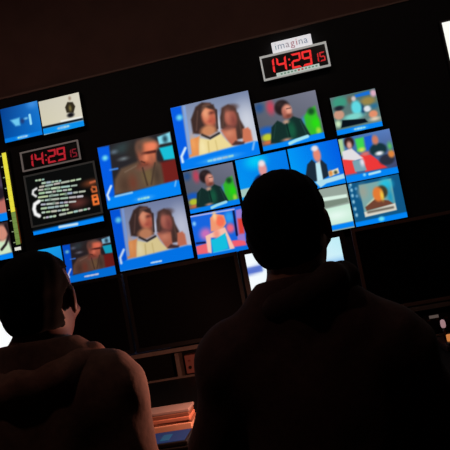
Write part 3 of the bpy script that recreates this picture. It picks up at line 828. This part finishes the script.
# stack of script booklets between the men
t = thing('script_stack', (-.48, 1.60, DZ), 'small stack of warm-lit script booklets on the desk between the men', 'booklets')
pc = [mat('cream_paper', (205, 160, 130), .8, grain=.06), mat('tan_cover', (130, 84, 62), .8, grain=.1), mat('orange_paper', (190, 125, 96), .8, grain=.06), mat('tan_cover', (130, 84, 62), .8), mat('grey_paper', (150, 132, 124), .8, grain=.06)]
z = DZ
for i, (hh, dx, dy, r) in enumerate(((.020, 0, 0, 0), (.006, .003, .004, .6), (.011, -.002, .003, -.8), (.011, -.004, .006, .5), (.009, -.002, .009, -.4))):
    MB().box((-.60 + dx, 1.532 + dy, z), (-.400 + dx, 1.605 + dy, z + hh), .002, math.radians(r)).build('booklet', pc[i], t)
    z += hh
# small blue-lit touch panel in the desk in front of the papers
t = thing('touch_panel', (-.457, 1.435, DZ), 'small dim blue-lit panel lying on the desk in front of the booklets', 'control panel')
MB().box((-.53, 1.40, DZ), (-.385, 1.505, DZ + .012), .003).build('case', housing, t)
b = MB().box((-.522, 1.406, DZ + .0115), (-.393, 1.498, DZ + .0128)); b.build('lit_face', mat('dim_blue_light', (4, 40, 84), .6, emit=.6), t)
MB().box((-.465, 1.42, DZ + .0125), (-.44, 1.47, DZ + .0136)).build('lit_key', mat('teal_key_light', (8, 70, 104), .6, emit=.6), t)

# small items at the right edge of the desk
t = thing('keypad', (.60, 2.08, DZ), 'dark control keypad with a few lit keys at the right picture edge', 'keypad')
MB().box((.425, 1.98, DZ), (.80, 2.18, DZ + .02), .004).build('case', mat('dark_red_case', (46, 16, 16), .4), t)
for i in range(6):
    for j in range(3):
        xx, yy = .435 + i * .060, 1.99 + j * .060
        if (i, j) in ((0, 1), (0, 2)): continue
        MB().box((xx, yy, DZ + .019), (xx + .035, yy + .035, DZ + .028), .003).build('key', mat('unlit_key', (44, 30, 30), .45), t)
MB().box((.450, 2.045, DZ + .019), (.480, 2.072, DZ + .045), .004).build('key', mat('amber_key_light', (214, 132, 70), .4, emit=.8), t)['label'] = 'amber lit key'
MB().tube([(.4585, 2.115, DZ + .019), (.4585, 2.115, DZ + .064)], .006, 10).build('stick', mat('dark_red_case', (46, 16, 16), .4), t, True)
o = MB().lathe((.4585, 2.115, DZ + .062), [(.006, 0), (.009, .006), (.0095, .018), (.007, .028), (0, .031)], 14).build('joystick_knob', mat('pink_white_highlight', (190, 150, 156), .3, emit=.6), t, True)  # emission stands in for the bright highlight on the knob
o['label'] = 'pale pink knob with a glowing highlight'

# gooseneck lamp hidden behind the right man: the warm pool of light between the men
t = thing('gooseneck_lamp', (-.06, 1.70, DZ), 'small black gooseneck desk lamp behind the right man', 'lamp')
MB().lathe((-.06, 1.70, DZ), [(.05, 0), (.05, .01), (.035, .018), (.01, .022), (0, .022)], 20).build('base', housing, t, True)
hd = Vector((-.13, 1.44, DZ + .235)); aim = (Vector((-.60, 1.52, DZ + .08)) - hd).normalized()
pts = [(-.06, 1.70, DZ + .02), (-.06, 1.70, DZ + .14), (-.065, 1.67, DZ + .21), (-.075, 1.58, DZ + .26), (-.09, 1.49, DZ + .262), tuple(hd)]
MB().tube(pts, .006, 8).build('neck', mat('dark_metal', (40, 38, 38), .4, .8), t, True)
MB().tube([hd - aim * .005, hd + aim * .015, hd + aim * .045], [.012, .026, .034], 16, caps=False).build('shade', mat('black_shade', (16, 15, 15), .4, .5), t, True)
MB().tube([hd + aim * .012, hd + aim * .03], [.010, .010], 12).build('bulb', mat('warm_bulb', (255, 190, 130), .4, emit=3), t, True)
l = bpy.data.lights.new('lamp_light', 'SPOT'); l.energy = LAMP; l.color = (1, .40, .27); l.spot_size = math.radians(172); l.spot_blend = .4; l.shadow_soft_size = .02
o = bpy.data.objects.new('lamp_light', l); COL.objects.link(o); o.location = hd + aim * .05
o.rotation_euler = aim.to_track_quat('-Z', 'Y').to_euler(); o.parent = t; o.location -= t.location

# ------------------------------------------------------------------ people: one implicit surface per body, garment and hair, meshed by surface nets
class Field:
    def __init__(s, lo, hi, h):
        s.lo = np.array(lo, float); s.h = h
        s.n = [int(math.ceil((hi[i] - lo[i]) / h)) + 1 for i in range(3)]
        s.F = np.full(s.n, .5, np.float32)
        s.ax = [s.lo[i] + h * np.arange(s.n[i]) for i in range(3)]
    def sl(s, lo, hi):
        r = []
        for i in range(3):
            a = max(0, int((lo[i] - s.lo[i]) / s.h)); b = min(s.n[i], int((hi[i] - s.lo[i]) / s.h) + 2)
            r.append(slice(a, max(a, b)))
        return tuple(r)
    def grid(s, sl):
        return np.meshgrid(*[s.ax[i][sl[i]] for i in range(3)], indexing='ij')
    def put(s, sl, d, k, op):
        A = s.F[sl]
        if A.size == 0: return
        if op == 'add':
            hh = np.clip(k - np.abs(A - d), 0, None) / k if k else 0
            s.F[sl] = np.minimum(A, d) - (hh * hh * k * .25 if k else 0)
        elif op == 'sub':
            d = -d
            hh = np.clip(k - np.abs(A - d), 0, None) / k if k else 0
            s.F[sl] = np.maximum(A, d) + (hh * hh * k * .25 if k else 0)
    def ell(s, c, r, R=None, k=.02, op='add'):
        c = np.array(c, float); m = max(r) + .06 + k
        sl = s.sl(c - m, c + m); X, Y, Z = s.grid(sl)
        p = [X - c[0], Y - c[1], Z - c[2]]
        if R is not None: p = [sum(R[j][i] * p[j] for j in range(3)) for i in range(3)]
        k0 = np.sqrt(sum((p[i] / r[i]) ** 2 for i in range(3))); k1 = np.sqrt(sum((p[i] / r[i] ** 2) ** 2 for i in range(3)))
        s.put(sl, k0 * (k0 - 1) / np.maximum(k1, 1e-6), k, op)
    def cap(s, a, b, ra, rb, k=.02, op='add', sy=1.0):
        a, b = np.array(a, float), np.array(b, float); m = max(ra, rb) / min(1, sy) + .06 + k
        sl = s.sl(np.minimum(a, b) - m, np.maximum(a, b) + m); X, Y, Z = s.grid(sl)
        e = b - a; px, py, pz = X - a[0], Y - a[1], Z - a[2]
        t = np.clip((px * e[0] + py * e[1] + pz * e[2]) / (e @ e + 1e-12), 0, 1)
        d = np.sqrt((px - t * e[0]) ** 2 + ((py - t * e[1]) * sy) ** 2 + (pz - t * e[2]) ** 2) - (ra + (rb - ra) * t)
        s.put(sl, d, k, op)
    def cut(s, fn):
        X, Y, Z = np.meshgrid(*s.ax, indexing='ij'); s.F = np.maximum(s.F, fn(X, Y, Z)).astype(np.float32)
    def folds(s, amp, fn):
        X, Y, Z = np.meshgrid(*s.ax, indexing='ij'); s.F = (s.F + amp * fn(X, Y, Z)).astype(np.float32)
    def mesh(s, name):
        F = s.F; nx, ny, nz = F.shape
        F[0] = F[-1] = .5; F[:, 0] = F[:, -1] = .5; F[:, :, 0] = F[:, :, -1] = .5
        ins = F < 0
        cs = [(i, j, k) for i in (0, 1) for j in (0, 1) for k in (0, 1)]
        g = lambda A, c: A[c[0]:nx - 1 + c[0], c[1]:ny - 1 + c[1], c[2]:nz - 1 + c[2]]
        cnt = sum(g(ins, c).astype(np.int8) for c in cs)
        act = (cnt > 0) & (cnt < 8)
        idx = np.argwhere(act); ids = np.full(act.shape, -1, np.int64); ids[act] = np.arange(len(idx))
        pos = np.zeros((len(idx), 3)); w = np.zeros(len(idx))
        val = {c: F[idx[:, 0] + c[0], idx[:, 1] + c[1], idx[:, 2] + c[2]] for c in cs}
        for a in cs:
            for ax in range(3):
                if a[ax]: continue
                b = list(a); b[ax] = 1; b = tuple(b)
                va, vb = val[a], val[b]; m = (va < 0) != (vb < 0)
                t = np.where(m, va / np.where(m, va - vb, 1), 0)
                q = np.tile(np.array(a, float), (len(idx), 1)); q[:, ax] = t
                pos += q * m[:, None]; w += m
        pos = s.lo + (idx + pos / w[:, None]) * s.h
        quads = []
        for ax in range(3):
            o1, o2 = [(1, 2), (2, 0), (0, 1)][ax]
            d = [slice(None)] * 3; e = [slice(None)] * 3
            d[ax] = slice(0, -1); e[ax] = slice(1, None)
            A, B = ins[tuple(d)], ins[tuple(e)]
            cr = np.argwhere(A != B)
            if not len(cr): continue
            flip = A[tuple(cr.T)]
            def cell(d1, d2):
                c = cr.copy(); c[:, o1] += d1; c[:, o2] += d2
                return ids[c[:, 0], c[:, 1], c[:, 2]]
            q = np.stack([cell(-1, -1), cell(0, -1), cell(0, 0), cell(-1, 0)], 1)
            q[~flip] = q[~flip][:, ::-1]
            quads.append(q)
        q = np.concatenate(quads)
        me = bpy.data.meshes.new(name)
        me.from_pydata(pos.tolist(), [], q.tolist()); me.update()
        return me

def frame_of(d):
    d = np.array(d, float); return d / np.linalg.norm(d)

def hand(F, wrist, side, yaw, g=0.0):
    """hand resting on the desk, palm down, fingers forward; g is the surface offset"""
    cy, sy = math.cos(yaw), math.sin(yaw)
    def P(x, y, z): return (wrist[0] + x * side * cy - y * sy * 1.0, wrist[1] + x * side * sy + y * cy, wrist[2] + z - .12 * max(y, 0))
    F.cap(P(0, -.01, 0), P(0, .03, .0), .024, .026, .02)
    F.ell(P(-.002, .055, .004), (.038, .048, .014), k=.02)
    for x, ln, a in ((-.027, .068, -.10), (-.009, .078, -.02), (.010, .074, .05), (.028, .058, .14)):
        x0, y0 = x, .092
        k1 = (x0 + a * ln * .45, y0 + ln * .45, .012); k2 = (x0 + a * ln * .75, y0 + ln * .75, .002); tp = (x0 + a * ln, y0 + ln * .95, -.010)
        F.cap(P(x * .85, .065, .004), P(x0, y0, .012), .0105, .0095, .008)
        F.cap(P(x0, y0, .012), P(*k1), .0093, .0085, .004)
        F.cap(P(*k1), P(*k2), .0085, .0078, .003)
        F.cap(P(*k2), P(*tp), .0078, .0066, .003)
    F.cap(P(-.022, .02, .0), P(-.052, .058, -.002), .015, .0115, .012)
    F.cap(P(-.052, .058, -.002), P(-.060, .088, -.008), .0105, .0085, .004)

def person(q):
    cx, cy, zs, hw = q['cx'], q['cy'], q['zs'], q['hw']
    hc, yaw, tilt = np.array(q['head']), q['yaw'], q.get('tilt', 0)
    R = np.array(Matrix.Rotation(yaw, 3, 'Z') @ Matrix.Rotation(tilt, 3, 'Y') @ Matrix.Rotation(q.get('nod', 0), 3, 'X'))
    hp = lambda x, y, z: hc + R @ np.array([x, y, z])
    root = thing('person', (cx, cy, 0), q['label'], 'person')
    sh = {s: np.array((cx + s * (hw - .075), cy, zs - .062 + s * q.get('slope', 0))) for s in (-1, 1)}
    el = {s: np.array((cx + s * (hw - .005 + q.get('flare', .0)), cy + q['el'][0], q['el'][1])) for s in (-1, 1)}
    wr = {s: np.array(q['wrist'][s]) for s in (-1, 1)}
    hip = {s: np.array((cx + s * .095, cy + .03, .535)) for s in (-1, 1)}
    kn = {s: np.array((cx + s * .13, cy + .45, .53)) for s in (-1, 1)}
    an = {s: np.array((cx + s * .13, cy + .42, .11)) for s in (-1, 1)}
    neck = np.array((cx * .4 + hc[0] * .6, cy - .005, zs + q.get('neck', .02)))
    lo, hi = (cx - .42, cy - .26, .0), (cx + .42, cy + .68, hc[2] + .16)

    def trunk(F, g, arms=True):
        F.ell((cx, cy + .01, zs - .17), (hw * .66 + g, .122 + g, .20 + g), k=.05)
        F.ell((cx, cy + .015, zs - .36), (.155 + g, .118 + g, .18 + g), k=.06)
        F.cap(sh[-1], sh[1], .062 + g, .062 + g, .05)
        for s in (-1, 1):
            F.cap((neck[0] + s * .035, neck[1], neck[2] + .0), sh[s] + np.array((-s * .02, 0, .005)), .052 + g, .058 + g, .05)
            F.cap(sh[s], el[s], .060 + g, .046 + g, .03)
            F.cap(el[s], wr[s] - (wr[s] - el[s]) * (.08 if g else 0), .045 + g, .027 + g * 1.1, .02)

    # body ------------------------------------------------------
    B = Field(lo, hi, .0058)
    trunk(B, 0)
    B.ell((cx, cy + .01, .545), (.155, .115, .10), k=.06)
    for s in (-1, 1):
        B.cap(hip[s], kn[s], .078, .055, .03); B.cap(kn[s], an[s], .053, .034, .02)
        B.cap(an[s] + (0, -.015, -.045), an[s] + (0, .13, -.075), .033, .026, .02)
        hand(B, wr[s], s, q['handyaw'][s])
    hpc = lambda a, b, ra, rb, k=.02: B.cap(hp(*a), hp(*b), ra, rb, k)
    B.cap(hp(0, -.022, -.05), neck, .056, .060, .03)
    B.ell(hp(0, -.014, .03), (.075, .094, .084), R, .03)
    B.ell(hp(0, .026, -.045), (.058, .064, .066), R, .03)
    B.ell(hp(0, .070, -.092), (.024, .020, .018), R, .02)
    B.ell(hp(0, .074, .030), (.050, .016, .012), R, .02)
    for s in (-1, 1):
        B.ell(hp(s * .031, .092, .004), (.019, .016, .011), R, .008, 'sub')
        B.cap(hp(s * .020, .084, .012), hp(s * .042, .079, .012), .0055, .005, .004)
        B.cap(hp(s * .021, .083, -.006), hp(s * .041, .079, -.006), .0045, .004, .004)
        B.ell(hp(s * .043, .066, -.028), (.022, .02, .016), R, .02)
        Re = R @ np.array(Matrix.Rotation(s * math.radians(24), 3, 'Z') @ Matrix.Rotation(math.radians(-10), 3, 'X'))
        B.ell(hp(s * .080, -.012, -.002), (.0085, .021, .034), Re, .006)
        B.ell(hp(s * .0925, -.006, .002), (.006, .011, .020), Re, .005, 'sub')
        B.ell(hp(s * .012, .098, -.033), (.009, .010, .008), R, .006)
    hpc((0, .088, .012), (0, .108, -.028), .008, .0115, .01)
    B.ell(hp(0, .086, -.058), (.025, .010, .0065), R, .006); B.ell(hp(0, .085, -.070), (.022, .010, .007), R, .005)
    B.cap(hp(-.022, .098, -.064), hp(.022, .098, -.064), .0022, .0022, .003, 'sub')
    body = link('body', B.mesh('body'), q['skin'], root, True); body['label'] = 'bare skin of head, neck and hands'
    for s in (-1, 1):
        b = MB(); bmesh.ops.create_uvsphere(b.bm, u_segments=14, v_segments=10, radius=.0115)
        e = b.build('eye', mat('eye_white', (170, 164, 158), .25), body, True); e.location = Vector(hp(s * .031, .0738, .003))
        b = MB(); bmesh.ops.create_uvsphere(b.bm, u_segments=12, v_segments=8, radius=.0062)
        e = b.build('iris', mat('dark_brown_iris', (26, 16, 12), .2), body, True); e.location = Vector(hp(s * .031, .0795, .003))
    # hair ------------------------------------------------------
    hl = q.get('hairlow', -.07)
    A = Field(hc - .16, hc + .16, .005)
    gh = q['hair_t']
    A.ell(hp(0, -.016, .032), (.075 + gh, .094 + gh, .084 + gh), R, .02)
    A.ell(hp(0, -.045, -.03), (.058 + gh, .050 + gh, .055), R, .03)
    def hairline(X, Y, Z):
        d = [X - hc[0], Y - hc[1], Z - hc[2]]
        x, y, z = [sum(R[j][i] * d[j] for j in range(3)) for i in range(3)]
        front = np.minimum(.066 - z + .10 * np.abs(x), y + q.get('temple', .016))      # above the forehead, or behind the temples
        ear = q.get('ear_cut', .045) - np.sqrt((np.abs(x) - .084) ** 2 * .6 + (y + .004) ** 2 + (z + .012) ** 2)
        return np.maximum(np.maximum(front, hl - z), ear)
    A.cut(hairline)
    A.folds(q.get('hair_n', .0018), lambda X, Y, Z: np.sin(150 * X + 40 * Z) * np.sin(130 * Y - 70 * Z + 1))
    link('hair', A.mesh('hair'), q['hairm'], root, True)
    # garment ----------------------------------------------------
    J = Field((cx - .44, cy - .28, .46), (cx + .44, max(wr[1][1], wr[-1][1]) + .02, hc[2]), .0075)
    trunk(J, q['g'])
    J.ell((cx, cy + .012, .575), (.165, .132, .10), k=.05)
    nk = neck
    J.cap((nk[0], nk[1] - .004, nk[2] - .02), (nk[0] * .75 + hc[0] * .25, nk[1] - .004, nk[2] + .035), .066, .064, .03)
    J.folds(q['fold'], lambda X, Y, Z: np.sin(38 * Z + 14 * X + 4 * np.sin(17 * X + 6 * Y)) * .6 + np.sin(61 * X - 30 * Z + 2 * np.sin(29 * Z)) * .4)
    J.cut(lambda X, Y, Z: Z - (nk[2] + q['collar'] - .10 * (Y - cy)))
    jk = link('jacket', J.mesh('jacket'), q['cloth'], root, True)
    # hood / collar roll lying round the neck
    C = Field((cx - .24, cy - .24, zs - .18), (cx + .24, cy + .22, zs + .16), .006)
    pts = q['hood']
    for (a, ra), (b, rb) in zip(pts, pts[1:]):
        C.cap(np.array(a) + (nk[0], nk[1], nk[2]), np.array(b) + (nk[0], nk[1], nk[2]), ra, rb, .025)
    C.folds(.003, lambda X, Y, Z: np.sin(70 * X + 40 * Y) * np.sin(60 * Z + 25 * X))
    o = link('hood', C.mesh('hood'), q['cloth2'], jk, True)
    # trousers and shoes ------------------------------------------
    T = Field((cx - .3, cy - .2, .08), (cx + .3, cy + .58, .72), .009)
    T.ell((cx, cy + .01, .555), (.168, .128, .105), k=.05)
    for s in (-1, 1):
        T.cap(hip[s], kn[s], .088, .066, .03); T.cap(kn[s], an[s] + (0, 0, .0), .064, .052, .02)
    T.folds(.003, lambda X, Y, Z: np.sin(40 * Y + 30 * Z) * np.sin(35 * X))
    link('trousers', T.mesh('trousers'), mat('dark_denim', (20, 22, 30), .9, grain=.2, scale=80), root, True)
    for s in (-1, 1):
        Sx = Field(an[s] + (-.09, -.12, -.12), an[s] + (.09, .24, .08), .006)
        Sx.cap(an[s] + (0, -.02, -.055), an[s] + (0, .13, -.068), .046, .040, .02); Sx.cap(an[s] + (0, -.01, -.05), an[s] + (0, -.005, .0), .046, .044, .03)
        Sx.cut(lambda X, Y, Z: .004 - Z)
        link('shoe', Sx.mesh('shoe'), mat('black_shoe', (14, 13, 13), .5), root, True)
    return root

def fabric(name, c, g=.2): return mat(name, c, .95, grain=g, scale=60, bump=.25)

person(dict(label='man seen from behind at centre right, short dark hair, black jacket with a collar',
    cx=-.020, cy=1.10, zs=1.0, hw=.226, flare=.014, slope=-.008, head=(-.014, 1.125, 1.196), yaw=math.radians(-17), tilt=0,
    wrist={-1: (-.20, 1.49, .765), 1: (.15, 1.50, .765)}, handyaw={-1: math.radians(-8), 1: math.radians(8)}, el=(.06, .755), neck=.05,
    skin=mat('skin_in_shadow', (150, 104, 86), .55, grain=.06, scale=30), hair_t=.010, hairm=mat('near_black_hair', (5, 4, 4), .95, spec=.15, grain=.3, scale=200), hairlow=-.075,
    g=.016, fold=.0035, collar=.05, cloth=fabric('black_jacket_cloth', (66, 42, 40)), cloth2=fabric('black_collar_cloth', (56, 37, 35)),
    hood=[((-.05, .06, -.02), .020), ((-.068, .0, -.015), .022), ((-.05, -.055, .0), .024), ((0, -.075, .015), .026), ((.058, -.055, .036), .028), ((.084, .0, .034), .028), ((.055, .06, .0), .022)]))

person(dict(label='man seen from behind at lower left, right ear showing, brown hooded sweatshirt',
    cx=-.632, cy=1.16, zs=.985, hw=.234, head=(-.612, 1.19, 1.141), yaw=math.radians(4), tilt=0,
    wrist={-1: (-.76, 1.34, .642), 1: (-.53, 1.33, .642)}, handyaw={-1: math.radians(-14), 1: math.radians(14)}, el=(-.02, .70), flare=-.03, neck=.03, ear_cut=.050, temple=.026,
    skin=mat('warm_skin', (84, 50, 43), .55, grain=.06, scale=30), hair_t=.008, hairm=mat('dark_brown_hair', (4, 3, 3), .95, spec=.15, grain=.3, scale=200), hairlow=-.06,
    g=.016, fold=.004, collar=.045, cloth=fabric('brown_sweatshirt_cloth', (92, 66, 56)), cloth2=fabric('brown_hood_cloth', (110, 76, 64)),
    hood=[((-.05, .07, -.03), .024), ((-.10, .0, -.035), .030), ((-.07, -.085, -.035), .032), ((0, -.10, -.04), .034), ((.08, -.07, -.03), .032), ((.106, -.02, -.016), .030), ((.116, .015, -.006), .024), ((.095, .05, -.012), .022), ((.06, .08, -.02), .020)]))

# ------------------------------------------------------------------ chairs (below the picture edge, carry the seated men)
def chair(x, y, label):
    t = thing('office_chair', (x, y, 0), label, 'chair', 'office chairs under the two men')
    f = fabric('charcoal_seat_cloth', (30, 28, 30))
    MB().box((x - .24, y - .16, .385), (x + .24, y + .30, .446), .02).build('seat', f, t)
    MB().box((x - .21, y - .235, .50), (x + .21, y - .185, .72), .02).build('backrest', f, t)
    dm = mat('dark_metal', (40, 38, 38), .4, .8)
    MB().box((x - .03, y - .245, .37), (x + .03, y - .230, .60), .003).box((x - .03, y - .245, .37), (x + .03, y + .05, .385), .003).build('back_bracket', dm, t)
    MB().lathe((x, y + .05, .09), [(.028, 0), (.028, .15), (.018, .15), (.018, .31)], 16).build('column', dm, t, True)
    for k in range(5):
        a = 2 * math.pi * k / 5 + .3
        e = (x + math.cos(a) * .28, y + .05 + math.sin(a) * .28)
        MB().tube([(x, y + .05, .11), (e[0], e[1], .075)], [.022, .014], 8).build('base_arm', dm, t, True)
        MB().tube([(e[0] - .02 * math.sin(a), e[1] + .02 * math.cos(a), .031), (e[0] + .02 * math.sin(a), e[1] - .02 * math.cos(a), .031)], .03, 14).build('caster', housing, t)
chair(-.022, 1.10, 'dark swivel chair under the man in the black jacket')
chair(-.615, 1.16, 'dark swivel chair under the man in the brown sweatshirt')
